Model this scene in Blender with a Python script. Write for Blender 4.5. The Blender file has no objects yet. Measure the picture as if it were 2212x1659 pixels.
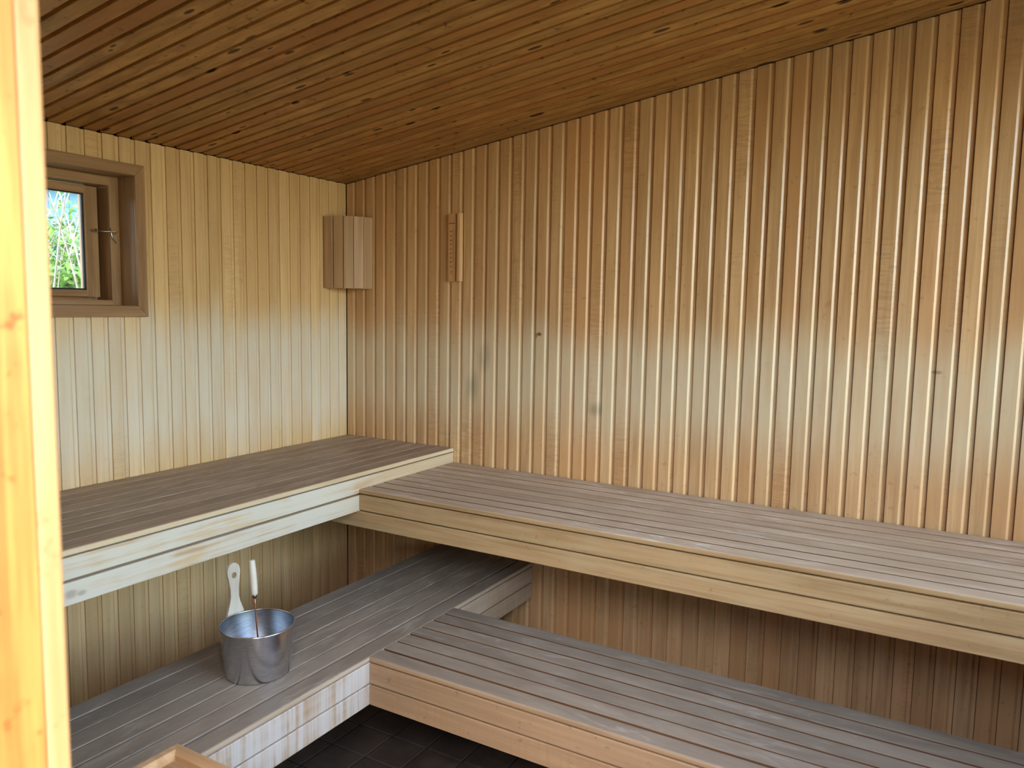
import bpy, math, random
from mathutils import Matrix, Vector

random.seed(11)
scene = bpy.context.scene
COL = scene.collection
ZF = 0.8933                      # height of the upper left bench top over the floor

# ------------------------------------------------------------------ camera
cam_data = bpy.data.cameras.new('camera')
cam_data.sensor_width = 36.0
cam_data.lens = 1662.658 * 36.0 / 2212.0
cam_data.clip_start = 0.02
cam_data.dof.use_dof = True
cam_data.dof.focus_distance = 2.9
cam_data.dof.aperture_fstop = 5.0
cam = bpy.data.objects.new('camera', cam_data)
COL.objects.link(cam)
R = Matrix(((0.8641721743578111, -0.06583110641303819, 0.49887144485741824),
            (0.502895679257228, 0.07872784242706338, -0.8607542405420904),
            (0.01738933150250396, 0.9947201577605707, 0.10114058974853421)))
cam.matrix_world = Matrix.Translation((2.51552, -2.77209, 0.62818 + ZF)) @ R.to_4x4()
scene.camera = cam

# ------------------------------------------------------------------ sky, sun, exposure
SUN_EL = math.radians(54)
sun_dir = Vector((0.50, -0.866, 0)).normalized() * math.cos(SUN_EL) + Vector((0, 0, math.sin(SUN_EL)))
world = bpy.data.worlds.new('world')
scene.world = world
world.use_nodes = True
wn = world.node_tree.nodes
sky = wn.new('ShaderNodeTexSky')
sky.sky_type = 'NISHITA'
sky.sun_disc = False
sky.sun_elevation = SUN_EL
sky.sun_rotation = math.atan2(sun_dir.x, sun_dir.y)
sky.air_density = 1.0
sky.dust_density = 2.0
wn['Background'].inputs['Strength'].default_value = 3.6
world.node_tree.links.new(sky.outputs['Color'], wn['Background'].inputs['Color'])

sun_data = bpy.data.lights.new('sun', 'SUN')
sun_data.energy = 3.4
sun_data.angle = math.radians(0.6)
sun_data.color = (1.0, 0.93, 0.82)
sun = bpy.data.objects.new('sun', sun_data)
COL.objects.link(sun)
sun.rotation_euler = sun_dir.to_track_quat('Z', 'Y').to_euler()
sun.location = (6, -8, 9)

scene.view_settings.view_transform = 'Standard'
scene.view_settings.look = 'None'
scene.view_settings.exposure = -0.22
scene.view_settings.gamma = 1.0
scene.view_settings.use_curve_mapping = False
scene.cycles.use_denoising = True
scene.cycles.use_adaptive_sampling = True
scene.cycles.adaptive_threshold = 0.03
scene.cycles.max_bounces = 8
scene.cycles.diffuse_bounces = 4
scene.cycles.glossy_bounces = 3
scene.cycles.transmission_bounces = 6
scene.cycles.sample_clamp_indirect = 8.0


def portal(name, centre, rot, sx, sy):
    """marks an opening so the renderer samples the sky through it (gives no light of its own)"""
    d = bpy.data.lights.new(name, 'AREA')
    d.shape = 'RECTANGLE'
    d.size, d.size_y = sx, sy
    d.cycles.is_portal = True
    o = bpy.data.objects.new(name, d)
    o.location = centre
    o.rotation_euler = rot
    COL.objects.link(o)


# ------------------------------------------------------------------ room dimensions
ROOM_X, ROOM_Y = 3.6, -2.417          # end wall, front wall inner faces
CEIL0, CEIL_S = 1.179 + ZF, 0.149     # ceiling height at the corner and its rise along x
ceil_z = lambda x: CEIL0 + CEIL_S * x
WIN_E = (-2.32, -0.10, 0.85, 2.38)    # window in the end wall: y0 y1 z0 z1
DOOR = (1.84, 2.66, 2.06)             # doorway x0 x1 top
portal('sky_portal_end', (ROOM_X + 0.1, (WIN_E[0] + WIN_E[1]) / 2, (WIN_E[2] + WIN_E[3]) / 2),
       (0, math.radians(90), 0), WIN_E[3] - WIN_E[2], WIN_E[1] - WIN_E[0])
portal('sky_portal_door', ((DOOR[0] + DOOR[1]) / 2, ROOM_Y - 0.16, DOOR[2] / 2),
       (math.radians(90), 0, 0), DOOR[1] - DOOR[0], DOOR[2])


# ------------------------------------------------------------------ node helpers
def s(r, g, b):
    f = lambda c: (c / 255 / 12.92) if c <= 10 else ((c / 255 + 0.055) / 1.055) ** 2.4
    return (f(r), f(g), f(b), 1.0)


class NT:
    def __init__(self, name):
        self.m = bpy.data.materials.new(name)
        self.m.use_nodes = True
        self.t = self.m.node_tree
        self.b = self.t.nodes['Principled BSDF']

    def n(self, kind, **kw):
        x = self.t.nodes.new(kind)
        for k, v in kw.items():
            setattr(x, k, v)
        return x

    def l(self, a, b):
        self.t.links.new(a, b)

    def put(self, sock, v):
        if isinstance(v, bpy.types.NodeSocket):
            self.l(v, sock)
        else:
            sock.default_value = v

    def math(self, op, a, b=0.0, c=0.0, clamp=False):
        x = self.n('ShaderNodeMath', operation=op, use_clamp=clamp)
        self.put(x.inputs[0], a)
        self.put(x.inputs[1], b)
        self.put(x.inputs[2], c)
        return x.outputs[0]

    def ramp(self, v, a, b, lo=0.0, hi=1.0):
        x = self.n('ShaderNodeMapRange', interpolation_type='SMOOTHSTEP')
        self.put(x.inputs[0], v)
        self.put(x.inputs[1], a)
        self.put(x.inputs[2], b)
        self.put(x.inputs[3], lo)
        self.put(x.inputs[4], hi)
        return x.outputs[0]

    def mix(self, f, a, b, mode='MIX'):
        x = self.n('ShaderNodeMix', data_type='RGBA', blend_type=mode)
        self.put(x.inputs[0], f)
        self.put(x.inputs[6], a)
        self.put(x.inputs[7], b)
        return x.outputs[2]

    def noise(self, vec, scale, detail=4.0, rough=0.55, dist=0.0):
        x = self.n('ShaderNodeTexNoise')
        self.l(vec, x.inputs['Vector'])
        x.inputs['Scale'].default_value = scale
        x.inputs['Detail'].default_value = detail
        x.inputs['Roughness'].default_value = rough
        x.inputs['Distortion'].default_value = dist
        return x.outputs['Fac']

    def stretch(self, vec, sc):
        x = self.n('ShaderNodeVectorMath', operation='MULTIPLY')
        self.l(vec, x.inputs[0])
        x.inputs[1].default_value = sc
        return x.outputs[0]


def wood(name, axis, dark, light, red=None, rand=0.16, rough=0.5, curl=0.0, knots=0.0,
         band=None, top=None, streak=None, spots=(), edge=True, speck=0.0, spec=0.3):
    """solid wood: grain runs along `axis`; every board (object) gets its own tone and its own stretch of grain.
    band = worn pale strip where backs have leaned; top = greyed, worn colour of upward faces;
    streak = (colour, strength, direction axis) bleached runs of water"""
    k = NT(name)
    geo = k.n('ShaderNodeNewGeometry')
    info = k.n('ShaderNodeObjectInfo')
    rnd = info.outputs['Random']
    cx = k.n('ShaderNodeCombineXYZ')
    k.l(k.math('MULTIPLY', rnd, 37.0), cx.inputs[0])
    k.l(k.math('MULTIPLY', rnd, 23.0), cx.inputs[1])
    k.l(k.math('MULTIPLY', rnd, 51.0), cx.inputs[2])
    va = k.n('ShaderNodeVectorMath', operation='ADD')
    k.l(geo.outputs['Position'], va.inputs[0])
    k.l(cx.outputs[0], va.inputs[1])
    pos = va.outputs[0]
    sc = lambda al, ac: tuple(al if i == axis else ac for i in range(3))
    g1 = k.noise(k.stretch(pos, sc(2.2, 62.0)), 1.0, 4.0, 0.6, 0.6)
    g2 = k.noise(k.stretch(pos, sc(1.3, 15.0)), 1.0, 2.0, 0.5, 1.0)
    g3 = k.noise(k.stretch(pos, sc(14.0, 220.0)), 1.0, 2.0, 0.6)
    f = k.math('ADD', k.math('MULTIPLY', k.ramp(g1, 0.3, 0.72), 0.45), k.math('MULTIPLY', k.ramp(g2, 0.28, 0.72), 0.40))
    f = k.math('ADD', f, k.math('MULTIPLY', g3, 0.18))
    col = k.mix(f, dark, light)
    if red:
        col = k.mix(k.math('MULTIPLY', k.ramp(k.math('FRACT', k.math('MULTIPLY', rnd, 7.31)), 0.35, 1.0), 0.75), col, red)
    if curl:
        cw = k.noise(k.stretch(pos, sc(95.0, 14.0)), 1.0, 2.0, 0.5, 0.8)
        mask = k.math('MULTIPLY', k.ramp(k.noise(k.stretch(pos, sc(1.6, 6.0)), 1.0, 1.0), 0.52, 0.66),
                      k.math('GREATER_THAN', k.math('FRACT', k.math('MULTIPLY', rnd, 3.77)), 0.45))
        col = k.mix(k.math('MULTIPLY', k.math('MULTIPLY', k.ramp(cw, 0.40, 0.62), mask), curl), col,
                    tuple(c * 0.62 for c in dark[:3]) + (1,))
    val = k.math('ADD', k.math('MULTIPLY', k.math('SUBTRACT', rnd, 0.5), 2 * rand), 1.0)
    hsv = k.n('ShaderNodeHueSaturation')
    k.l(col, hsv.inputs['Color'])
    k.l(val, hsv.inputs['Value'])
    col = hsv.outputs['Color']
    sep = k.n('ShaderNodeSeparateXYZ')
    k.l(geo.outputs['Position'], sep.inputs[0])
    if speck:
        sp = k.noise(k.stretch(pos, (38.0, 38.0, 38.0)), 1.0, 2.0, 0.6)
        col = k.mix(k.math('MULTIPLY', k.ramp(sp, 0.62, 0.74), speck), col, tuple(c * 0.45 for c in dark[:3]) + (1,))
    if knots:
        vo = k.n('ShaderNodeTexVoronoi', feature='F1')
        k.l(k.stretch(pos, sc(7.0, 22.0)), vo.inputs['Vector'])
        vo.inputs['Scale'].default_value = 1.0
        vo.inputs['Randomness'].default_value = 1.0
        sc3 = k.n('ShaderNodeSeparateColor')
        k.l(vo.outputs['Color'], sc3.inputs[0])
        size = k.math('MULTIPLY', k.math('POWER', sc3.outputs[0], 1.6), 0.30)
        ring = k.ramp(vo.outputs['Distance'], size, k.math('MULTIPLY', size, 2.6), 1.0, 0.0)
        core = k.ramp(vo.outputs['Distance'], k.math('MULTIPLY', size, 0.62), k.math('MULTIPLY', size, 0.95), 1.0, 0.0)
        col = k.mix(k.math('MULTIPLY', ring, 0.35), col, tuple(min(1, c * 1.25) for c in light[:3]) + (1,))
        col = k.mix(k.math('MULTIPLY', core, knots), col, s(52, 24, 8))
    if band:
        colour, z0, z1, soft, amt = band
        wob = k.math('MULTIPLY', k.math('SUBTRACT', k.noise(k.stretch(pos, (4.0, 4.0, 1.2)), 1.0, 2.0), 0.5), 0.16)
        z = k.math('ADD', k.math('ADD', sep.outputs[2], wob), k.math('MULTIPLY', k.math('SUBTRACT', rnd, 0.5), 0.07))
        b = k.math('MULTIPLY', k.ramp(z, z0 - soft, z0 + soft * 0.4), k.ramp(z, z1 - soft * 0.3, z1 + soft * 0.8, 1.0, 0.0))
        pat = k.ramp(k.noise(k.stretch(pos, sc(3.0, 30.0)), 1.0, 3.0), 0.25, 0.7, 0.55, 1.0)
        col = k.mix(k.math('MULTIPLY', k.math('MULTIPLY', b, pat), amt), col, colour)
    if streak:
        colour, amt, ax, a0, a1 = streak[:5]
        ss = tuple(2.2 if i == ax else 62.0 for i in range(3))
        st = k.noise(k.stretch(geo.outputs['Position'], ss), 1.0, 4.0, 0.65)
        patch = k.noise(k.stretch(pos, (5.0, 5.0, 5.0)), 1.0, 3.0)
        w = k.math('ADD', k.math('MULTIPLY', st, 0.6), k.math('MULTIPLY', patch, 0.4))
        sf = k.math('MULTIPLY', k.ramp(w, a0, a1), amt)
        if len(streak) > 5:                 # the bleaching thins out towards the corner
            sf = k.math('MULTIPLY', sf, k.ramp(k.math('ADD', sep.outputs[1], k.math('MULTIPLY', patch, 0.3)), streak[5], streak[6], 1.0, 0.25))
        col = k.mix(sf, col, colour)
    if top:
        tdark, tlight, white, amt = top
        sn = k.n('ShaderNodeSeparateXYZ')
        k.l(geo.outputs['Normal'], sn.inputs[0])
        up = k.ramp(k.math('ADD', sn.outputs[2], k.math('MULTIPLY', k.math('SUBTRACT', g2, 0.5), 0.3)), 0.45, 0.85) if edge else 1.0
        tn = k.noise(k.stretch(pos, sc(4.0, 17.0)), 1.0, 5.0, 0.62, 0.5)
        tc = k.mix(k.ramp(tn, 0.25, 0.75), tdark, tlight)
        wn_ = k.noise(k.stretch(pos, sc(7.0, 26.0)), 1.0, 5.0, 0.7, 0.8)
        big = k.noise(k.stretch(geo.outputs['Position'], (2.2, 2.2, 2.2)), 1.0, 2.0)
        tc = k.mix(k.math('MULTIPLY', k.math('MULTIPLY', k.ramp(wn_, 0.50, 0.68), k.ramp(big, 0.38, 0.6)), amt), tc, white)
        hs2 = k.n('ShaderNodeHueSaturation')
        k.l(tc, hs2.inputs['Color'])
        k.l(k.math('ADD', k.math('MULTIPLY', k.math('SUBTRACT', rnd, 0.5), 0.22), 1.0), hs2.inputs['Value'])
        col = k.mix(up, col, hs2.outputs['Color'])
    for (px, py, pz, rx, rz, amt, colour) in spots:      # single knots and stains
        sv = k.n('ShaderNodeVectorMath', operation='SUBTRACT')
        k.l(geo.outputs['Position'], sv.inputs[0])
        sv.inputs[1].default_value = (px, py, pz)
        ln = k.n('ShaderNodeVectorMath', operation='LENGTH')
        k.l(k.stretch(sv.outputs[0], (1 / rx, 1 / rx, 1 / rz)), ln.inputs[0])
        dd = k.math('ADD', ln.outputs['Value'], k.math('MULTIPLY', k.math('SUBTRACT', g2, 0.5), 1.2))
        col = k.mix(k.math('MULTIPLY', k.ramp(dd, 0.25, 1.0, 1.0, 0.0), amt), col, colour)
    k.l(col, k.b.inputs['Base Color'])
    k.b.inputs['Roughness'].default_value = rough
    k.b.inputs['Specular IOR Level'].default_value = spec
    return k.m


def plain(name, colour, rough=0.5, metal=0.0, noise=None, spec=0.5):
    k = NT(name)
    if noise:
        c2, scale, stretch = noise
        tc = k.n('ShaderNodeNewGeometry')
        k.l(k.mix(k.ramp(k.noise(k.stretch(tc.outputs['Position'], stretch), scale, 4.0), 0.3, 0.7), colour, c2),
            k.b.inputs['Base Color'])
    else:
        k.b.inputs['Base Color'].default_value = colour
    k.b.inputs['Roughness'].default_value = rough
    k.b.inputs['Metallic'].default_value = metal
    k.b.inputs['Specular IOR Level'].default_value = spec
    return k.m


M = {}
PALE = s(214, 205, 186)
M['wall_right'] = wood('alder_panel_right', 2, s(178, 134, 88), s(218, 178, 128), red=s(196, 146, 96), rand=0.09, curl=0.3,
                       band=(s(212, 196, 164), 1.10, 1.36, 0.20, 0.78),
                       spots=((1.033, 0, 1.408, 0.016, 0.010, 0.9, s(92, 52, 24)), (1.019, 0, 1.400, 0.006, 0.012, 0.8, s(92, 52, 24)),
                              (1.285, 0, 1.12, 0.05, 0.05, 0.5, s(120, 108, 78)), (0.705, 0, 1.17, 0.05, 0.10, 0.45, s(124, 116, 90)),
                              (0.775, 0, 1.30, 0.05, 0.09, 0.40, s(128, 122, 98)), (2.46, 0, 1.335, 0.02, 0.008, 0.6, s(110, 88, 56))),
                       speck=0.25, rough=0.30, spec=0.5)
M['wall_left'] = wood('alder_panel_left', 2, s(190, 150, 98), s(222, 186, 132), red=s(200, 160, 106), rand=0.06, curl=0.2,
                      band=(s(212, 203, 184), 1.02, 1.40, 0.20, 0.78), speck=0.15, rough=0.45)
M['ceiling'] = wood('pine_ceiling', 0, s(134, 88, 42), s(190, 140, 80), red=s(156, 98, 50), rand=0.12, knots=0.95,
                    speck=0.75, rough=0.5)
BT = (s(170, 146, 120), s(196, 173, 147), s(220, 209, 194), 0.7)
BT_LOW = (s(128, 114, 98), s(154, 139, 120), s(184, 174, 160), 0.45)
M['bench_ul'] = wood('bench_wood_upper_left', 1, s(178, 148, 108), s(206, 186, 152), rand=0.05,
                     top=(s(144, 120, 98), s(174, 149, 124), s(196, 180, 160), 0.5))
M['slat_ul'] = wood('worn_slat_upper_left', 1, s(178, 148, 108), s(206, 186, 152), rand=0.05,
                     top=(s(144, 120, 98), s(174, 149, 124), s(196, 180, 160), 0.5), edge=False)
M['bench_ur'] = wood('bench_wood_upper_right', 0, s(154, 120, 78), s(196, 161, 114), rand=0.08, top=BT)
M['slat_ur'] = wood('worn_slat_shaded_sides_upper_right', 0, s(84, 56, 34), s(112, 78, 48), rand=0.08, top=BT)  # worn top; dark sides paint the shade of the gaps between slats
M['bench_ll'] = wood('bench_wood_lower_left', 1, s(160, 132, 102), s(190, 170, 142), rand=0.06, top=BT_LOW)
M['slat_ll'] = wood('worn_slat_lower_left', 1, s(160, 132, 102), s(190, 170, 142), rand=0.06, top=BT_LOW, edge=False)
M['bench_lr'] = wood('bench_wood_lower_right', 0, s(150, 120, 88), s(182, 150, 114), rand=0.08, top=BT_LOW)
M['slat_lr'] = wood('worn_slat_shaded_sides_lower_right', 0, s(84, 56, 34), s(112, 78, 48), rand=0.08, top=BT_LOW)  # worn top, sides coloured dark to stand in for gap shade
M['fascia_ul'] = wood('bleached_front_upper', 1, s(172, 138, 96), s(204, 174, 132), rand=0.05,
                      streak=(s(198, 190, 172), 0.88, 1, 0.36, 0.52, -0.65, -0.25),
                      spots=((0.617, -1.700, 0.775, 0.022, 0.016, 0.6, s(140, 124, 104)), (0.617, -1.672, 0.771, 0.018, 0.010, 0.6, s(140, 124, 104))))
M['fascia_ll'] = wood('bleached_front_lower', 1, s(150, 122, 92), s(182, 156, 126), rand=0.05,
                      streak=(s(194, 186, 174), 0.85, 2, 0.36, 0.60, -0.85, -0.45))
M['fascia_ur'] = wood('front_board_upper', 0, s(154, 120, 78), s(196, 161, 114), rand=0.05, speck=0.3,
                      streak=(s(196, 172, 130), 0.5, 0, 0.45, 0.62))
M['fascia_lr'] = wood('front_board_lower', 0, s(150, 120, 88), s(182, 150, 114), rand=0.05, speck=0.45,
                      streak=(s(160, 122, 84), 0.4, 2, 0.48, 0.62))
M['batten'] = wood('batten_wood', 0, s(150, 112, 70), s(190, 150, 100))
M['trim'] = wood('window_trim_wood', 1, s(124, 88, 56), s(176, 136, 94), rand=0.08, rough=0.45)
M['trim_v'] = wood('window_trim_wood_upright', 2, s(124, 88, 56), s(176, 136, 94), rand=0.08, rough=0.45)
M['door'] = wood('door_frame_pine', 2, s(172, 98, 42), s(224, 160, 84), rand=0.04, rough=0.5, speck=0.8, streak=(s(156, 88, 36), 0.6, 2, 0.46, 0.60))
M['casing'] = wood('door_casing_pine', 2, s(160, 114, 66), s(200, 158, 106), rand=0.04, rough=0.55, speck=0.3)
M['lamp'] = wood('lamp_slat_wood', 2, s(150, 112, 76), s(188, 150, 110), rand=0.02)
M['thermo'] = wood('thermometer_wood', 2, s(182, 130, 82), s(214, 168, 116), rand=0.02)
M['print'] = plain('brown_print', s(84, 48, 22), 0.6)
M['guard'] = wood('guard_rail_wood', 0, s(150, 112, 74), s(196, 158, 114), rand=0.1)
M['steel'] = plain('brushed_steel', s(226, 227, 230), 0.24, 1.0, (s(196, 197, 200), 1.0, (60, 60, 900)))
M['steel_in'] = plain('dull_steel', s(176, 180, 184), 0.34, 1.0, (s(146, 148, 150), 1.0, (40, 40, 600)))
M['copper'] = plain('copper_rod', s(176, 116, 84), 0.35, 1.0)
M['handle'] = wood('white_wood_handle', 2, s(186, 172, 148), s(212, 200, 180), rand=0.03)
M['seal'] = plain('black_rubber_seal', s(26, 26, 24), 0.7)
M['metal'] = plain('hook_steel', s(180, 176, 168), 0.25, 1.0)
M['tile'] = plain('dark_floor_tile', s(50, 43, 38), 0.55, 0.0, (s(70, 60, 53), 9.0, (1, 1, 1)))
M['grout'] = plain('dark_grout', s(28, 24, 21), 0.9)
M['slab'] = plain('backing_board', s(90, 66, 42), 0.8, 0.0, (s(110, 82, 54), 6.0, (1, 1, 8)))
M['outer'] = plain('outer_cladding', s(120, 84, 54), 0.7, 0.0, (s(140, 100, 66), 6.0, (1, 1, 8)))
M['grass'] = plain('grass_ground', s(112, 118, 72), 0.9, 0.0, (s(150, 146, 108), 3.0, (1, 1, 1)))
M['leaf'] = plain('leaf_green', s(44, 82, 22), 0.6, 0.0, (s(92, 128, 40), 9.0, (1, 1, 1)))
M['leaf_pale'] = plain('leaf_pale', s(120, 128, 84), 0.6, 0.0, (s(96, 124, 50), 9.0, (1, 1, 1)))
M['twig'] = plain('pale_twig', s(122, 116, 100), 0.7, 0.0, (s(92, 84, 66), 20.0, (1, 1, 1)))
M['shed'] = plain('blue_painted_board', s(74, 112, 138), 0.6, 0.0, (s(84, 124, 150), 2.0, (1, 1, 6)))
M['shed_trim'] = plain('pale_blue_trim', s(104, 132, 150), 0.6)
M['roof'] = plain('grey_roof_sheet', s(96, 96, 96), 0.6)
g = NT('clear_glass')
g.b.inputs['Base Color'].default_value = (0.97, 0.99, 0.98, 1)
g.b.inputs['Roughness'].default_value = 0.0
g.b.inputs['Transmission Weight'].default_value = 1.0
g.b.inputs['IOR'].default_value = 1.0
tr = g.n('ShaderNodeBsdfTransparent')
tr.inputs[0].default_value = (0.94, 0.97, 0.96, 1)
gl = g.n('ShaderNodeBsdfGlossy')
gl.inputs['Roughness'].default_value = 0.02
fr = g.n('ShaderNodeFresnel')
fr.inputs[0].default_value = 1.45
mx = g.n('ShaderNodeMixShader')
g.l(fr.outputs[0], mx.inputs[0])
g.l(tr.outputs[0], mx.inputs[1])
g.l(gl.outputs[0], mx.inputs[2])
g.l(mx.outputs[0], g.t.nodes['Material Output'].inputs[0])
M['glass'] = g.m


# ------------------------------------------------------------------ mesh helpers
class MB:
    def __init__(self):
        self.v, self.f = [], []

    def quadbox(self, p):
        """p: 8 points, bottom ring then top ring"""
        o = len(self.v)
        self.v += [tuple(x) for x in p]
        self.f += [tuple(o + i for i in q) for q in
                   ((3, 2, 1, 0), (4, 5, 6, 7), (0, 1, 5, 4), (1, 2, 6, 5), (2, 3, 7, 6), (3, 0, 4, 7))]
        return self

    def box(self, x0, y0, z0, x1, y1, z1):
        return self.quadbox([(x0, y0, z0), (x1, y0, z0), (x1, y1, z0), (x0, y1, z0),
                             (x0, y0, z1), (x1, y0, z1), (x1, y1, z1), (x0, y1, z1)])

    def rings(self, rings, cap=True, closed=True):
        o = len(self.v)
        n = len(rings[0])
        for r in rings:
            self.v += [tuple(p) for p in r]
        for i in range(len(rings) - 1):
            for j in range(n if closed else n - 1):
                a, b = o + i * n + j, o + i * n + (j + 1) % n
                self.f.append((a, b, b + n, a + n))
        if cap:
            self.f.append(tuple(reversed(range(o, o + n))))
            e = o + (len(rings) - 1) * n
            self.f.append(tuple(range(e, e + n)))
        return self

    def rbox(self, x0, y0, z0, x1, y1, z1, r=0.002, axis=0, seg=2):
        """box with its four long edges rounded; long axis given"""
        i, j = [(1, 2), (2, 0), (0, 1)][axis]
        lo, hi = (x0, y0, z0), (x1, y1, z1)
        ring = []
        for (ca, cb, st) in ((hi[i] - r, hi[j] - r, 0), (lo[i] + r, hi[j] - r, 90), (lo[i] + r, lo[j] + r, 180), (hi[i] - r, lo[j] + r, 270)):
            for q in range(seg + 1):
                a = math.radians(st + 90 * q / seg)
                ring.append((ca + r * math.cos(a), cb + r * math.sin(a)))

        def pt(ab, t):
            p = [0, 0, 0]
            p[i], p[j], p[axis] = ab[0], ab[1], t
            return p
        return self.rings([[pt(ab, lo[axis]) for ab in ring], [pt(ab, hi[axis]) for ab in ring]])

    def tube(self, pts, rad, n=8, cap=True):
        pts = [Vector(p) for p in pts]
        rads = rad if isinstance(rad, (list, tuple)) else [rad] * len(pts)
        rr, up = [], None
        for i, p in enumerate(pts):
            d = (pts[min(i + 1, len(pts) - 1)] - pts[max(i - 1, 0)]).normalized()
            if up is None:
                up = d.orthogonal().normalized()
            up = (up - d * up.dot(d)).normalized()
            w = d.cross(up)
            rr.append([p + rads[i] * (math.cos(2 * math.pi * k / n) * up + math.sin(2 * math.pi * k / n) * w) for k in range(n)])
        return self.rings(rr, cap)

    def lathe(self, prof, c, n=48, cap=False):
        rr = [[(c[0] + r * math.cos(2 * math.pi * k / n), c[1] + r * math.sin(2 * math.pi * k / n), c[2] + z) for k in range(n)] for r, z in prof]
        return self.rings(rr, cap)

    def build(self, name, mat, parent=None, smooth=False, at=None):
        me = bpy.data.meshes.new(name)
        off = parent_loc(parent) if at is None else Vector(at)
        me.from_pydata([tuple(Vector(v) - off) for v in self.v], [], self.f)
        me.materials.append(M[mat] if isinstance(mat, str) else mat)
        if smooth:
            me.polygons.foreach_set('use_smooth', [True] * len(me.polygons))
        me.update()
        o = bpy.data.objects.new(name, me)
        COL.objects.link(o)
        if parent:
            o.parent = parent
            if at is not None:
                o.location = Vector(at) - parent_loc(parent)
        elif at is not None:
            o.location = at
        return o


def parent_loc(p):
    v = Vector((0, 0, 0))
    while p:
        v += p.location
        p = p.parent
    return v


def thing(name, label, cat, loc, group=None):
    o = bpy.data.objects.new(name, None)
    o.empty_display_size = 0.1
    o.location = loc
    COL.objects.link(o)
    o['label'], o['category'] = label, cat
    if group:
        o['group'] = group
    return o


def structure(o, label=None):
    o['kind'] = 'structure'
    if label:
        o['label'] = label
    return o


# ------------------------------------------------------------------ floor with tiles
floor = structure(MB().box(-0.16, ROOM_Y - 0.15, -0.12, ROOM_X + 0.15, 0.16, -0.006).build('floor', 'grout'),
                  'dark tiled floor under the benches')
TP = 0.1475
tile_mesh = None
near, rest = [], []
ix0, ix1 = math.ceil((0.02 - 0.725) / TP), math.floor((ROOM_X - 0.05 - 0.725) / TP)
for i in range(ix0 - 1, ix1 + 1):
    for j in range(-11, 6):
        x0, y0 = 0.725 + i * TP, -0.738 + j * TP
        a0, a1 = max(x0 + 0.003, 0.0), min(x0 + TP - 0.003, ROOM_X)
        b0, b1 = max(y0 + 0.003, ROOM_Y), min(y0 + TP - 0.003, 0.0)
        if a1 - a0 < 0.03 or b1 - b0 < 0.03:
            continue
        d = abs((a0 + a1) / 2 - 1.0) + abs((b0 + b1) / 2 + 0.9)
        near.append((d, a0, b0, a1, b1))
near.sort()
near, rest = near[:298], near[298:]


def tile(mb, a0, b0, a1, b1, dz):
    c = 0.003
    mb.rings([[(a0, b0, -0.008), (a1, b0, -0.008), (a1, b1, -0.008), (a0, b1, -0.008)],
              [(a0, b0, -0.002 + dz), (a1, b0, -0.002 + dz), (a1, b1, -0.002 + dz), (a0, b1, -0.002 + dz)],
              [(a0 + c, b0 + c, dz), (a1 - c, b0 + c, dz), (a1 - c, b1 - c, dz), (a0 + c, b1 - c, dz)]])


shared = {}
for d, a0, b0, a1, b1 in near:
    key = (round(a1 - a0, 4), round(b1 - b0, 4))
    dz = random.choice((-0.0006, 0.0, 0.0005))
    if key not in shared:
        mb = MB()
        tile(mb, 0, 0, a1 - a0, b1 - b0, 0.0)
        o = mb.build('tile', 'tile', floor, at=(0, 0, 0))
        shared[key] = o.data
    else:
        o = bpy.data.objects.new('tile', shared[key])
        COL.objects.link(o)
        o.parent = floor
    o.location = (a0, b0, dz)
mb = MB()
for d, a0, b0, a1, b1 in rest:
    tile(mb, a0, b0, a1, b1, 0)
if rest:
    o = mb.build('tile_remainder', 'tile', floor)
    o['kind'] = 'stuff'

# ------------------------------------------------------------------ walls of tongue-and-groove boards
# board profile across its width: face, chamfer, recessed tongue (depth positive goes into the wall)
def board_profile(w, e=0.0012):
    return [(0.0006 * e / 0.0012, 0.0012), (0.0018, 0.0), (w - 0.0195, 0.0), (w - 0.0185, 0.0004), (w - 0.0120, 0.0052), (w - e, 0.0052),
            (w - e, 0.013), (0.0006 * e / 0.0012, 0.013)]


wall_right = structure(MB().quadbox([(-0.16, 0.0135, -0.1), (ROOM_X + 0.15, 0.0135, -0.1), (ROOM_X + 0.15, 0.16, -0.1), (-0.16, 0.16, -0.1),
                                     (-0.16, 0.0135, ceil_z(-0.16) + 0.01), (ROOM_X + 0.15, 0.0135, ceil_z(ROOM_X + 0.15) + 0.01),
                                     (ROOM_X + 0.15, 0.16, ceil_z(ROOM_X + 0.15) + 0.01), (-0.16, 0.16, ceil_z(-0.16) + 0.01)]).build('wall_right', 'slab'),
                       'long wall of upright honey coloured panel boards behind the right benches')
PX = 0.06
k = 0
while -0.0036 + PX * k < ROOM_X - 0.01:
    x0 = -0.0036 + PX * k
    w = min(PX, ROOM_X - x0)
    if w > 0.03:
        j = random.uniform(-0.0007, 0.0007)
        pr = [(min(max(x0 + a, 0.0005), ROOM_X), b + j) for a, b in board_profile(w)]
        MB().rings([[(x, y, 0.0) for x, y in pr], [(x, y, ceil_z(x) - 0.0015) for x, y in pr]]).build('board', 'wall_right', wall_right)
    k += 1

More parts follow.
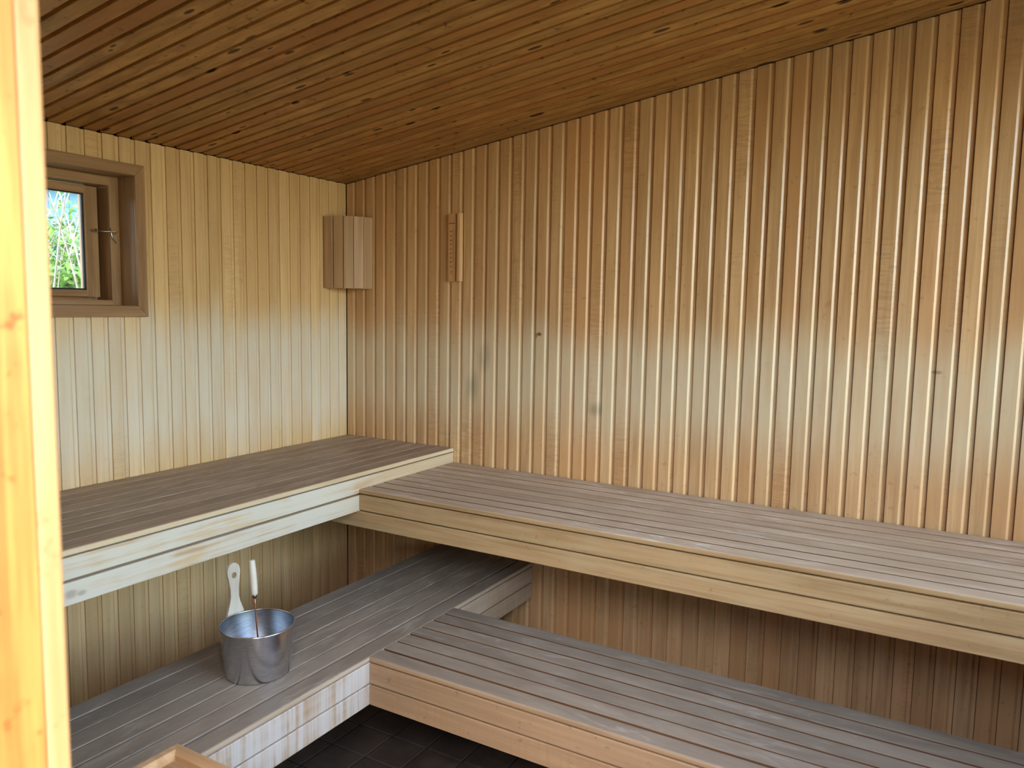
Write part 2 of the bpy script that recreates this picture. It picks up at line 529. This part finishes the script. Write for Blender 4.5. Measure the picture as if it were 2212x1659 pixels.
# left wall with a window opening
WY0, WY1, WZ0, WZ1 = -1.560, -1.0815, 0.605 + ZF, 1.0525 + ZF      # clear opening inside the lining
mb = MB()
WT = -0.165
zc = ceil_z(WT) + 0.02
mb.box(WT, ROOM_Y - 0.15, -0.1, -0.0135, WY0 - 0.02, zc).box(WT, WY1 + 0.02, -0.1, -0.0135, 0.0135, zc)
mb.box(WT, WY0 - 0.02, -0.1, -0.0135, WY1 + 0.02, WZ0 - 0.02).box(WT, WY0 - 0.02, WZ1 + 0.02, -0.0135, WY1 + 0.02, zc)
wall_left = structure(mb.build('wall_left', 'slab'), 'short wall of upright pale panel boards with the small window')
PY = 0.0595
k = 0
while -(-0.0043 + PY * k) > ROOM_Y + 0.02:
    y1 = 0.0043 - PY * k                      # right end (towards the corner)
    y0 = y1 - PY
    j = random.uniform(-0.0006, 0.0006)
    pr = [(min(y0 + a, -0.0005), -b + j) for a, b in board_profile(PY, 0.0003)]
    pr = [(max(y, ROOM_Y), x) for y, x in pr]
    spans = [(0.0, None)]
    if y1 > WY0 - 0.012 and y0 < WY1 + 0.012:
        spans = [(0.0, WZ0 - 0.012), (WZ1 + 0.012, None)]
    for z0, z1 in spans:
        MB().rings([[(x, y, z0) for y, x in pr], [(x, y, (ceil_z(x) - 0.0015) if z1 is None else z1) for y, x in pr]][::-1]).build('board', 'wall_left', wall_left)
    k += 1

# front wall with the doorway the picture is taken from
FO = ROOM_Y - 0.15
mb = MB()


def fwall(x0, x1, z0=None):
    z0 = -0.1 if z0 is None else z0
    mb.quadbox([(x0, FO, z0), (x1, FO, z0), (x1, ROOM_Y, z0), (x0, ROOM_Y, z0),
                (x0, FO, ceil_z(x0) + 0.01), (x1, FO, ceil_z(x1) + 0.01), (x1, ROOM_Y, ceil_z(x1) + 0.01), (x0, ROOM_Y, ceil_z(x0) + 0.01)])


fwall(-0.0135, DOOR[0] - 0.03)
fwall(DOOR[1] + 0.03, ROOM_X + 0.15)
fwall(DOOR[0] - 0.03, DOOR[1] + 0.03, DOOR[2] + 0.03)
wall_front = structure(mb.build('wall_front', 'wall_left'), 'front wall around the doorway')

# end wall with its daylight window
mb = MB()
y0, y1, z0, z1 = WIN_E
zt = ceil_z(ROOM_X) + 0.01
E1 = ROOM_X + 0.15
mb.box(ROOM_X, ROOM_Y, -0.1, E1, y0, zt).box(ROOM_X, y1, -0.1, E1, 0.0135, zt)
mb.box(ROOM_X, y0, -0.1, E1, y1, z0).box(ROOM_X, y0, z1, E1, y1, zt)
wall_end = structure(mb.build('wall_end', 'wall_right'), 'end wall with a wide daylight window')

# sloping ceiling of boards running along x
mb = MB()
mb.quadbox([(-0.165, FO - 0.315, ceil_z(-0.165) + 0.0145), (ROOM_X + 0.35, FO - 0.315, ceil_z(ROOM_X + 0.35) + 0.0145),
            (ROOM_X + 0.35, 0.3, ceil_z(ROOM_X + 0.35) + 0.0145), (-0.165, 0.3, ceil_z(-0.165) + 0.0145),
            (-0.165, FO - 0.315, ceil_z(-0.165) + 0.15), (ROOM_X + 0.35, FO - 0.315, ceil_z(ROOM_X + 0.35) + 0.15),
            (ROOM_X + 0.35, 0.3, ceil_z(ROOM_X + 0.35) + 0.15), (-0.165, 0.3, ceil_z(-0.165) + 0.15)])
ceiling = structure(mb.build('ceiling', 'outer'), 'sloping ceiling of knotty dark pine boards')
PC = 0.0573
k = 0
while PC * (k + 1) < -ROOM_Y + 0.05:
    ya, yb = -PC * (k + 1), -PC * k
    yb = min(yb, -0.0008)
    ya = max(ya, ROOM_Y)
    if yb - ya > 0.02:
        j = random.uniform(0, 0.0006)
        pr = [(ya + 0.0006, 0.0135), (ya + 0.0006, 0.0125), (ya + 0.0110, 0.0125), (ya + 0.0112, 0.0010), (ya + 0.0124, 0.0), (yb - 0.0030, 0.0), (yb - 0.0008, 0.0030), (yb - 0.0008, 0.0135)]
        MB().rings([[(0.0008, y, ceil_z(0.0008) + z + j) for y, z in pr], [(ROOM_X, y, ceil_z(ROOM_X) + z + j) for y, z in pr]][::-1]).build('board', 'ceiling', ceiling)
    k += 1

# ------------------------------------------------------------------ door frame (the photograph is taken through it)
door = structure(MB().box(DOOR[0] - 0.03, FO - 0.01, 0.0, DOOR[0], ROOM_Y - 0.0012, DOOR[2] + 0.03).build('door_1', 'door'), 'sunlit pine door frame at the left edge')
MB().box(DOOR[1], FO - 0.01, 0.0, DOOR[1] + 0.03, ROOM_Y - 0.0012, DOOR[2] + 0.03).build('door_jamb', 'door', door)
MB().box(DOOR[0], FO - 0.01, DOOR[2], DOOR[1], ROOM_Y - 0.0012, DOOR[2] + 0.03).build('door_head', 'door', door)
MB().rbox(DOOR[0] - 0.075, ROOM_Y + 0.0005, 0.0, DOOR[0] - 0.0005, ROOM_Y + 0.0215, DOOR[2] + 0.07, 0.003, 2).build('door_casing', 'casing', door)
MB().rbox(DOOR[1] + 0.0005, ROOM_Y + 0.0005, 0.0, DOOR[1] + 0.075, ROOM_Y + 0.0215, DOOR[2] + 0.07, 0.003, 2).build('door_casing', 'casing', door)
MB().rbox(DOOR[0], ROOM_Y + 0.0005, DOOR[2], DOOR[1], ROOM_Y + 0.0215, DOOR[2] + 0.07, 0.003, 0).build('door_casing', 'casing', door)

# ------------------------------------------------------------------ small window in the left wall
CW = 0.0385                                    # casing width
def mitred(ya, yb, za, zb, w, x0, x1, which):
    """one side of a mitred frame; ya<yb, za<zb are the outer rectangle"""
    o = {'top': [(ya, zb), (yb, zb), (yb - w, zb - w), (ya + w, zb - w)],
         'bottom': [(ya, za), (ya + w, za + w), (yb - w, za + w), (yb, za)],
         'left': [(ya, za), (ya, zb), (ya + w, zb - w), (ya + w, za + w)],
         'right': [(yb, za), (yb - w, za + w), (yb - w, zb - w), (yb, zb)]}[which]
    m = MB()
    c = 0.0015
    cy = sum(p[0] for p in o) / 4
    cz = sum(p[1] for p in o) / 4
    sh = lambda p: (p[0] + math.copysign(c, cy - p[0]), p[1] + math.copysign(c, cz - p[1]))
    m.rings([[(x0, y, z) for y, z in o], [(x1 - c, y, z) for y, z in o], [(x1, *sh(p)) for p in o]])
    return m


win = structure(mitred(WY0 - CW, WY1 + CW, WZ0 - CW, WZ1 + CW, CW - 0.001, 0.0008, 0.013, 'bottom').build('window_1', 'trim'), 'small wood framed window in the left wall')
for w_, m_ in (('top', 'trim'), ('left', 'trim_v'), ('right', 'trim_v')):
    mitred(WY0 - CW, WY1 + CW, WZ0 - CW, WZ1 + CW, CW - 0.001, 0.0008, 0.013, w_).build('window_casing', m_, win)
LX = -0.180
MB().box(LX, WY1, WZ0 - 0.016, 0.0006, WY1 + 0.016, WZ1 + 0.016).build('window_lining', 'trim_v', win)
MB().box(LX, WY0 - 0.016, WZ0 - 0.016, 0.0006, WY0, WZ1 + 0.016).build('window_lining', 'trim_v', win)
MB().box(LX, WY0, WZ1, 0.0006, WY1, WZ1 + 0.016).build('window_lining', 'trim', win)
MB().box(LX, WY0, WZ0 - 0.016, 0.0006, WY1, WZ0).build('window_lining', 'trim', win)
FX0, FX1 = -0.178, -0.080
FR_, FB, FT = 0.036, 0.0185, 0.033
fz0, fz1 = WZ0 + FB, WZ1 - FT
MB().rbox(FX0, WY1 - FR_, WZ0 + 0.0005, FX1, WY1 - 0.0005, WZ1 - 0.0005, 0.002, 2).build('window_frame_stile', 'trim_v', win)
MB().rbox(FX0, WY0 + 0.0005, WZ0 + 0.0005, FX1, WY0 + FR_, WZ1 - 0.0005, 0.002, 2).build('window_frame_stile', 'trim_v', win)
MB().rbox(FX0, WY0 + FR_, fz1, FX1, WY1 - FR_, WZ1 - 0.0005, 0.002, 1).build('window_frame_rail', 'trim', win)
MB().rbox(FX0, WY0 + FR_, WZ0 + 0.0005, FX1, WY1 - FR_, fz0, 0.002, 1).build('window_frame_rail', 'trim', win)
MB().box(-0.178, WY1 - FR_ - 0.034, fz0, -0.170, WY1 - FR_, fz1).build('window_light_stop', 'trim_v', win)  # added strip that blocks outside light so the sash gap stays dark
MB().box(-0.178, WY0 + FR_, fz0, -0.170, WY1 - FR_ - 0.034, fz0 + 0.026).build('window_light_stop', 'trim', win)  # same along the bottom, added to shut out light below the sash
# sash, hung on its left edge and standing a finger's width open
sash = thing('window_sash', 'x', 'x', (-0.112, WY0 + FR_ + 0.006, 0))
del sash['label'], sash['category']
sash.parent = win
SW = (WY1 - FR_ - 0.012) - (WY0 + FR_ + 0.006)
sz0, sz1 = 0.6335 + ZF, 1.0150 + ZF
gz0, gz1 = 0.6575 + ZF, 0.9885 + ZF
ST = 0.0495


def sbox(name, a, b, za, zb, mat, x0=-0.036, x1=0.0, axis=2):
    m = MB().rbox(x0, a, za, x1, b, zb, 0.003, axis)
    o = m.build(name, mat, None, at=(0, 0, 0))
    o.parent = sash
    return o


sbox('sash_stile', SW - ST, SW, sz0, sz1, 'trim_v')
sbox('sash_stile', 0.0, ST, sz0, sz1, 'trim_v')
sbox('sash_rail', ST, SW - ST, gz1, sz1, 'trim', axis=1)
sbox('sash_rail', ST, SW - ST, sz0, gz0, 'trim', axis=1)
o = MB().box(-0.012, ST - 0.004, gz0 - 0.004, -0.008, SW - ST + 0.004, gz1 + 0.004).build('pane', 'glass', None, at=(0, 0, 0))
o.parent = sash
for (a, b, za, zb) in ((ST, SW - ST, gz1 - 0.004, gz1), (ST, SW - ST, gz0, gz0 + 0.005), (SW - ST - 0.0045, SW - ST, gz0, gz1), (ST, ST + 0.0045, gz0, gz1)):
    o = MB().box(-0.0155, a, za, -0.0065, b, zb).build('glazing_seal', 'seal', None, at=(0, 0, 0))
    o.parent = sash
sash.rotation_euler = (0, 0, math.radians(2.6))

# hook holding the sash: arm, eye and curved tail
hz = 0.862 + ZF
hk = MB()
hk.tube([(-0.108, -1.153, hz + 0.003), (-0.092, -1.150, hz), (-0.086, -1.135, hz - 0.001), (-0.080, -1.118, hz), (-0.074, -1.106, hz), (-0.070, -1.098, hz - 0.001)], 0.0022, 8)
hk.tube([(-0.108, -1.153, hz + 0.003), (-0.112, -1.153, hz + 0.003)], 0.005, 10)
hook = hk.build('window_hook', 'metal', win, smooth=True)
hk = MB()
hk.tube([(-0.083, -1.1165, hz + 0.012), (-0.080, -1.1165, hz + 0.006), (-0.078, -1.1165, hz - 0.004), (-0.077, -1.114, hz - 0.016), (-0.077, -1.108, hz - 0.027), (-0.078, -1.101, hz - 0.034), (-0.078, -1.098, hz - 0.040)],
        [0.0026, 0.0026, 0.0026, 0.0024, 0.0022, 0.0020, 0.0014], 8)
hk.tube([(-0.082, -1.103, hz - 0.006), (-0.074, -1.103, hz - 0.006), (-0.073, -1.111, hz - 0.007)], 0.0022, 8)
hk.build('hook_catch', 'metal', win, smooth=True)

# daylight window in the end wall (beside the photographer, out of the frame)
win2 = structure(MB().box(ROOM_X + 0.05, y0, z0, ROOM_X + 0.10, y0 + 0.05, z1).build('window_2', 'trim_v'), 'wide window in the end wall')
MB().box(ROOM_X + 0.05, y1 - 0.05, z0, ROOM_X + 0.10, y1, z1).build('window_frame_stile', 'trim_v', win2)
MB().box(ROOM_X + 0.05, y0 + 0.05, z1 - 0.05, ROOM_X + 0.10, y1 - 0.05, z1).build('window_frame_rail', 'trim', win2)
MB().box(ROOM_X + 0.05, y0 + 0.05, z0, ROOM_X + 0.10, y1 - 0.05, z0 + 0.05).build('window_frame_rail', 'trim', win2)
MB().box(ROOM_X + 0.073, y0 + 0.05, z0 + 0.05, ROOM_X + 0.077, y1 - 0.05, z1 - 0.05).build('pane', 'glass', win2)

# ------------------------------------------------------------------ benches
def bench(name, label, loc, axis, lo, hi, t0, t1, n, ztop, mat, fmat, front, gaps, legs, low_t0=None, gw=0.0022):
    """slats run along `axis` from t0 to t1 and are laid side by side from lo to hi; `front` is +1 when the
    front edge is at hi. gaps = depth of the lines under the slat edge and between the two front boards, and the bottom"""
    root = thing(name, label, 'bench', loc, 'sauna benches')
    pitch = (hi - lo) / n
    tb, tg, bl = gaps
    TH = tb - 0.002

    def bx(nm, a0, a1, b0, b1, z0, z1, m, r=0.003):
        if axis == 0:
            return MB().rbox(b0, a0, z0, b1, a1, z1, r, 0, 3).build(nm, m, root)
        return MB().rbox(a0, b0, z0, a1, b1, z1, r, 1, 3).build(nm, m, root)
    for i in range(n):
        a0 = lo + i * pitch + 0.0032
        a1 = lo + (i + 1) * pitch - 0.0032
        isfront = (i == n - 1 and front > 0) or (i == 0 and front < 0)
        if isfront:
            if front > 0:
                a1 = hi
            else:
                a0 = lo
        dz = random.uniform(-0.0006, 0.0004)
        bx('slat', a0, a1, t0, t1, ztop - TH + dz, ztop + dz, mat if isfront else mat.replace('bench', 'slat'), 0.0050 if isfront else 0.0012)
    FT_ = 0.021
    fa0, fa1 = (hi - FT_, hi - 0.0008) if front > 0 else (lo + 0.0008, lo + FT_)
    bx('front_board', fa0, fa1, t0, t1, ztop - tg + gw, ztop - tb - 0.0012, fmat)
    bx('front_board', fa0, fa1, t0 if low_t0 is None else low_t0, t1, ztop - bl, ztop - tg - gw, fmat)
    # bearers under the slats, a backing rail behind the front boards, and legs
    ra0, ra1 = (fa0 - 0.045, fa0) if front > 0 else (fa1, fa1 + 0.045)
    bx('rail', ra0, ra1, t0 + 0.01, t1 - 0.01, ztop - bl + 0.012, ztop - TH - 0.0015, 'batten')
    ba0, ba1 = (lo, lo + 0.045) if front > 0 else (hi - 0.045, hi)
    bx('rail', ba0, ba1, t0 + 0.01, t1 - 0.01, ztop - bl + 0.012, ztop - TH - 0.0015, 'batten')
    for (a, t) in legs:
        if axis == 0:
            MB().rbox(t - 0.0225, a - 0.0225, 0.0, t + 0.0225, a + 0.0225, ztop - bl + 0.012, 0.003, 2).build('leg', 'batten', root)
        else:
            MB().rbox(a - 0.0225, t - 0.0225, 0.0, a + 0.0225, t + 0.0225, ztop - bl + 0.012, 0.003, 2).build('leg', 'batten', root)
    return root


G = 0.006
ZU, ZL = ZF, ZF - 0.4433
YB = ROOM_Y + 0.03
bench('upper_bench', 'high slatted bench under the small window along the left wall', (0.3, -1.2, 0), 1,
      0.002, 0.6168, YB, -0.002, 9, ZU, 'bench_ul', 'fascia_ul', 1, (0.0195, 0.0822, 0.1458),
      [], gw=0.0036)
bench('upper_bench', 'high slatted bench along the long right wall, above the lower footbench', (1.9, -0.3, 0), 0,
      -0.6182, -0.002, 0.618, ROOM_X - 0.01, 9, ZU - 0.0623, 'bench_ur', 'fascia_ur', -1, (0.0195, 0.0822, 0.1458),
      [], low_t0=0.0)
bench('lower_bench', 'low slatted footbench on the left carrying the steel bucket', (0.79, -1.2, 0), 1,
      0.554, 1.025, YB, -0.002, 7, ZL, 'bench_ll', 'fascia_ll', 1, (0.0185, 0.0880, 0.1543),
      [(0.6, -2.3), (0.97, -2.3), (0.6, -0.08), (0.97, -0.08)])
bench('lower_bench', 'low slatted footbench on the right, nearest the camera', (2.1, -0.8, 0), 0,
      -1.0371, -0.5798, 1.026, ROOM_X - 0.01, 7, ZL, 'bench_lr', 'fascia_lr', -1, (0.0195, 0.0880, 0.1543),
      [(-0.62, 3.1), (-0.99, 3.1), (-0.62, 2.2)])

# ------------------------------------------------------------------ steel bucket with wooden paddle handle, ladle
BX, BY = 0.8111, -1.2781
RT, RB_, BH = 0.1045, 0.0925, 0.1435
bz = ZL + 0.0005
bucket = thing('bucket', 'shiny steel sauna bucket with a flat pale wooden handle, on the lower left bench', 'bucket', (BX, BY, bz))
c = (BX, BY, bz)
prof = [(0.0, 0.0), (RB_ - 0.006, 0.0), (RB_ - 0.0015, 0.0015), (RB_, 0.006), (RT, BH - 0.002)]
MB().lathe(prof, c, 72).build('body', 'steel', bucket, smooth=True)
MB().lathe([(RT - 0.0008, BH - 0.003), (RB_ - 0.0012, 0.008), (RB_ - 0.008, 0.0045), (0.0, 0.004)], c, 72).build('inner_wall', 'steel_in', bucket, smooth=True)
rim = [(RT + 0.0022 * math.cos(a), BH + 0.0020 * math.sin(a)) for a in [2 * math.pi * q / 10 for q in range(11)]]
MB().lathe(rim, c, 72).build('rim', 'steel', bucket, smooth=True)
# paddle handle: flat board outside the rim at the back left
rdir = (Vector((0.659, 0.752, 0)) * -0.55 + Vector((-0.752, 0.659, 0)) * 0.83).normalized()
tdir = Vector((-rdir.y, rdir.x, 0))
hc = Vector((BX, BY, bz)) + rdir * (RT + 0.0045)
outline = [(-0.030, -0.060), (0.030, -0.060), (0.030, -0.012), (0.026, 0.006), (0.018, 0.030), (0.0130, 0.052), (0.0135, 0.076), (0.0170, 0.100),
           (0.0205, 0.119), (0.0205, 0.131), (0.0170, 0.143), (0.0095, 0.151), (0.0, 0.1535)]
outline += [(-a, b) for a, b in reversed(outline[2:-1])]
lean = 0.05
hole_c, hole_r = (0.0, 0.116), 0.0080


def paddle_pt(a, b, d):
    return hc + tdir * a + rdir * (d + lean * max(b, 0)) + Vector((0, 0, BH + b))


hb = MB()
no = len(outline)
NH = 16
hole = [(hole_c[0] + hole_r * math.cos(2 * math.pi * q / NH), hole_c[1] + 1.15 * hole_r * math.sin(2 * math.pi * q / NH)) for q in range(NH)]
import bmesh
bm = bmesh.new()
ev = [bm.verts.new((a, b, 0)) for a, b in outline]
hv = [bm.verts.new((a, b, 0)) for a, b in hole]
ee = [bm.edges.new((ev[i], ev[(i + 1) % no])) for i in range(no)] + [bm.edges.new((hv[i], hv[(i + 1) % NH])) for i in range(NH)]
bmesh.ops.triangle_fill(bm, use_beauty=True, use_dissolve=False, edges=ee)
bm.verts.index_update()
flat_v = [(v.co.x, v.co.y) for v in bm.verts]
flat_f = [tuple(v.index for v in f.verts) for f in bm.faces]
bm.free()
nv = len(flat_v)
hb.v = [tuple(paddle_pt(a, b, 0.0)) for a, b in flat_v] + [tuple(paddle_pt(a, b, 0.009)) for a, b in flat_v]
hb.f = flat_f + [tuple(i + nv for i in reversed(f)) for f in flat_f]
hb.f += [(i, (i + 1) % no, (i + 1) % no + nv, i + nv) for i in range(no)]
hb.f += [(no + i, no + (i + 1) % NH, no + (i + 1) % NH + nv, no + i + nv) for i in range(NH)]
ho = hb.build('handle', 'handle', bucket)
ho['label'] = 'flat pale wooden paddle handle with a hole'
bm = bmesh.new()
bm.from_mesh(ho.data)
bmesh.ops.recalc_face_normals(bm, faces=bm.faces)
bm.to_mesh(ho.data)
bm.free()

# ladle standing in the bucket
right, fwd = Vector((0.659, 0.752, 0)), Vector((-0.752, 0.659, 0))
lb = Vector((BX, BY, bz + 0.012)) + fwd * -0.030 + right * 0.006
lt = Vector((BX, BY, bz + BH + 0.186)) + fwd * 0.012 + right * -0.0125
ladle = thing('ladle', 'long ladle with a white turned handle and copper rod, standing in the bucket', 'ladle', lb)
at = lambda q: lb.lerp(lt, q)
MB().tube([at(0.02), at(0.3), at(0.60), at(0.69)], 0.0024, 10).build('rod', 'copper', ladle, smooth=True)
MB().tube([at(0.655), at(0.662), at(0.68), at(0.695)], [0.0042, 0.0062, 0.0070, 0.0072], 14).build('ferrule', 'metal', ladle, smooth=True)
MB().tube([at(0.685), at(0.697), at(0.77), at(0.88), at(0.985), at(0.996), at(1.0)], [0.0080, 0.0100, 0.0108, 0.0104, 0.0090, 0.0085, 0.0062], 18).build('handle', 'handle', ladle, smooth=True)
MB().lathe([(0.0, 0.0), (0.022, 0.001), (0.034, 0.010), (0.038, 0.026), (0.0368, 0.026), (0.033, 0.011), (0.021, 0.0025), (0.0, 0.0015)],
           (lb.x + 0.02, lb.y + 0.03, lb.z - 0.004), 32).build('cup', 'copper', ladle, smooth=True)

# ------------------------------------------------------------------ corner lamp shade of five upright slats
lz0, lz1 = 0.694 + ZF, 1.0165 + ZF
A, B = Vector((0.002, -0.159)), Vector((0.156, -0.002))
ch = (B - A)
nrm = Vector((ch.y, -ch.x)).normalized()
sag = 0.036
pts = [A + ch * t + nrm * (4 * sag * t * (1 - t)) for t in (0.0, 0.19, 0.40, 0.60, 0.81, 1.0)]
lamp = thing('corner_lamp', 'wooden corner lamp shade of upright slats, high in the corner', 'lamp', (0.03, -0.03, lz0))
for i in range(5):
    p, q = pts[i], pts[i + 1]
    d = (q - p).normalized()
    n2 = Vector((d.y, -d.x))
    g_ = 0.0020 if i < 2 else 0.0004
    p, q = p + d * g_, q - d * g_
    r_, th = 0.0015, 0.011
    off = 0.003 if i >= 2 else 0.0
    ring = [p + n2 * (off - th), p + n2 * (off - r_), p + d * r_ + n2 * off, q - d * r_ + n2 * off, q + n2 * (off - r_), q + n2 * (off - th)]
    ring = [Vector((max(v.x, 0.001), min(v.y, -0.001))) for v in ring]
    zt_ = lz1 - 0.002 * (i == 0)
    MB().rings([[(v.x, v.y, lz0) for v in ring], [(v.x, v.y, zt_) for v in ring]]).build('slat', 'lamp', lamp)
for zz in (lz0 + 0.03, lz1 - 0.05):
    inner = [v - nrm * 0.014 for v in pts]
    ring = [Vector((0.001, -0.001))] + [Vector((max(v.x, 0.001), min(v.y, -0.001))) for v in inner]
    MB().rings([[(v.x, v.y, zz) for v in ring], [(v.x, v.y, zz + 0.015) for v in ring]]).build('crosspiece', 'lamp', lamp)

# ------------------------------------------------------------------ thermometer on the right wall
tx0, tx1, tz0, tz1 = 0.5850, 0.6550, 0.7282 + ZF, 1.0152 + ZF
th_ = thing('thermometer', 'slim wooden thermometer with printed scale on the right wall', 'thermometer', (0.62, -0.001, tz0))
MB().rbox(tx0, -0.012, tz0, tx0 + 0.0395, -0.0008, tz1, 0.0015, 2).build('scale_board', 'thermo', th_)
MB().box(tx0 + 0.0395, -0.008, tz0 + 0.001, tx0 + 0.045, -0.0008, tz1 - 0.001).build('slot', 'print', th_)
ring = [(tx0 + 0.0445, -0.0008), (tx0 + 0.0445, -0.012), (tx0 + 0.047, -0.016), (tx0 + 0.055, -0.0175), (tx0 + 0.0635, -0.0155), (tx1 - 0.001, -0.010), (tx1, -0.0008)]
MB().rings([[(x, y, tz0) for x, y in ring], [(x, y, tz1) for x, y in ring]]).build('side_board', 'thermo', th_)
tm = MB()
for i in range(25):
    z = tz0 + 0.058 + i * 0.0066
    tm.box(tx0 + (0.0265 if i % 2 else 0.0235), -0.0124, z, tx0 + 0.0345, -0.0119, z + 0.0012)
tm.build('scale_marks', 'print', th_)


def text(body, size, x, z, parent, name, mat):
    cu = bpy.data.curves.new(name, 'FONT')
    cu.body, cu.size, cu.extrude = body, size, 0.0002
    cu.align_x = 'CENTER'
    tmp = bpy.data.objects.new(name, cu)
    COL.objects.link(tmp)
    dg = bpy.context.evaluated_depsgraph_get()
    me = bpy.data.meshes.new_from_object(tmp.evaluated_get(dg))
    COL.objects.unlink(tmp)
    bpy.data.objects.remove(tmp)
    me.transform(Matrix.Translation((x, -0.0122, z)) @ Matrix.Rotation(math.radians(90), 4, 'X'))
    me.transform(Matrix.Translation(-parent_loc(parent)))
    me.materials.clear()
    me.materials.append(M[mat])
    o = bpy.data.objects.new(name, me)
    COL.objects.link(o)
    o.parent = parent
    return o


text('SAUNA', 0.0092, tx0 + 0.0200, tz0 + 0.243, th_, 'heading', 'print')
text('C', 0.019, tx0 + 0.0215, tz0 + 0.032, th_, 'unit_letter', 'print')
for i in range(9):
    text(str(20 + 10 * i), 0.0085, tx0 + 0.0150, tz0 + 0.061 + i * 0.0185, th_, 'scale_number', 'print')

# ------------------------------------------------------------------ guard rail around the stove place (bottom left of the view)
gx, gy, gz = 1.290, -1.891, 0.6933
guard = thing('stove_guard', 'wooden guard rail corner at the bottom left, in front of the lower bench', 'guard rail', (1.6, -2.1, 0))
GE, GF = 1.80, -2.36
RH, RW = 0.060, 0.026
c_ = 0.006
def grail(pts_in, pts_out, z0, z1):
    (a, b), (c2, d) = pts_in, pts_out
    m = MB()
    ins = lambda p, q: (p[0] + (q[0] - p[0]) * c_ / RW, p[1] + (q[1] - p[1]) * c_ / RW)
    ring0 = [a, b, d, c2]
    top = [ins(a, c2), ins(b, d), ins(d, b), ins(c2, a)]
    m.rings([[(p[0], p[1], z0) for p in ring0], [(p[0], p[1], z1 - c_) for p in ring0], [(p[0], p[1], z1) for p in top]])
    return m


for dz in (0.0, -0.20, -0.40):
    z1 = gz + dz
    grail(((gx + 0.0006, gy), (GE, gy)), ((gx + RW, gy - RW), (GE, gy - RW)), z1 - RH, z1).build('rail', 'guard', guard)
    grail(((gx, gy - 0.0006), (gx, GF)), ((gx + RW, gy - RW), (gx + RW, GF)), z1 - RH, z1).build('rail', 'guard', guard)
for px, py in ((gx + RW + 0.0005, gy - RW - 0.0385), (GE - 0.045, gy - RW - 0.0385), (gx + RW + 0.0005, GF + 0.01)):
    MB().rbox(px, py, 0.0, px + 0.038, py + 0.038, gz - 0.016, 0.004, 2, 3).build('post', 'guard', guard)

# unseen wall added behind the camera to cut doorway light under the benches
structure(MB().box(-0.5, -4.45, -0.13, 5.0, -4.30, 2.35).build('wall_light_block', 'outer'), 'unseen timber wall added to cut the doorway light')

# ------------------------------------------------------------------ outside: ground, blue shed, shrubs before the small window
ground = structure(MB().box(-40, -40, -0.4, 40, 40, -0.13).build('ground', 'grass'), 'grass outside')
shed = thing('shed', 'blue painted building seen through the small window', 'building', (-9.5, 5.0, -0.13))
SX, SY0, SY1, SH = -9.0, 0.5, 9.5, 3.15
MB().box(SX - 4.0, SY0, -0.13, SX - 0.02, SY1, SH).build('wall', 'shed', shed)
yy = SY0
while yy < SY1 - 0.05:
    MB().box(SX - 0.02, yy, -0.13, SX, yy + 0.142, SH).build('board', 'shed', shed)
    yy += 0.15
MB().box(SX - 4.3, SY0 - 0.3, SH, SX + 0.28, SY1 + 0.3, SH + 0.12).build('roof', 'roof', shed)
MB().box(SX + 0.281, SY0 - 0.3, SH - 0.03, SX + 0.305, SY1 + 0.3, SH + 0.15).build('eaves_board', 'shed_trim', shed)


def shrub(name, label, base, height, spread, nstem, nleaf, seed, leafmat='leaf', group=None, leaf=0.05):
    rg = random.Random(seed)
    root = thing(name, label, 'shrub', base, group)
    tw, lf = MB(), MB()
    b = Vector(base)
    for i in range(nstem):
        a = rg.uniform(0, 2 * math.pi)
        rr = spread * rg.uniform(0.2, 1.0)
        h = height * rg.uniform(0.6, 1.02)
        end = b + Vector((rr * math.cos(a), rr * math.sin(a), h))
        st = b + Vector((rg.uniform(-.15, .15), rg.uniform(-.15, .15), 0))
        mid = st.lerp(end, 0.55) + Vector((rg.uniform(-.12, .12), rg.uniform(-.12, .12), 0.12 * h))
        path = [st, st.lerp(mid, 0.5) + Vector((0, 0, .05)), mid, mid.lerp(end, 0.5) + Vector((0, 0, .04)), end]
        tw.tube(path, [0.007, 0.0065, 0.0055, 0.004, 0.002], 5)
        for q in range(4):
            t0 = rg.uniform(0.3, 0.95)
            p = mid.lerp(end, t0) if t0 > 0.5 else st.lerp(mid, t0 * 2)
            e = p + Vector((rg.uniform(-.3, .3), rg.uniform(-.3, .3), rg.uniform(0.05, .32)))
            tw.tube([p, p.lerp(e, .5) + Vector((0, 0, .02)), e], [0.0032, 0.0026, 0.0015], 4)
        for q in range(nleaf):
            t0 = rg.uniform(0.12, 1.0)
            p = (mid.lerp(end, (t0 - .5) * 2) if t0 > 0.5 else st.lerp(mid, t0 * 2)) + Vector((rg.gauss(0, .13), rg.gauss(0, .13), rg.gauss(0, .11)))
            d = Vector((rg.gauss(0, 1), rg.gauss(0, 1), rg.gauss(0, .6))).normalized()
            w = d.orthogonal().normalized()
            w.rotate(Matrix.Rotation(rg.uniform(0, 6.28), 3, d))
            n = d.cross(w)
            L = leaf * rg.uniform(0.6, 1.4)
            o = len(lf.v)
            lf.v += [tuple(p), tuple(p + d * L * .45 + w * L * .28 + n * L * .06), tuple(p + d * L), tuple(p + d * L * .45 - w * L * .28 + n * L * .06)]
            lf.f += [(o, o + 1, o + 2), (o, o + 2, o + 3)]
    tw.build('stems', 'twig', root)
    f = lf.build('foliage', leafmat, root)
    f['kind'] = 'stuff'
    return root


shrub('shrub', 'dense green leafy shrub seen through the small window', (-4.2, 1.12, -0.13), 2.42, 0.62, 70, 130, 3, leaf=0.07)
shrub('tall_stems', 'tall sparse pale stems close outside the small window', (-1.15, -0.66, -0.13), 2.5, 0.42, 11, 14, 21, 'leaf_pale', leaf=0.035)
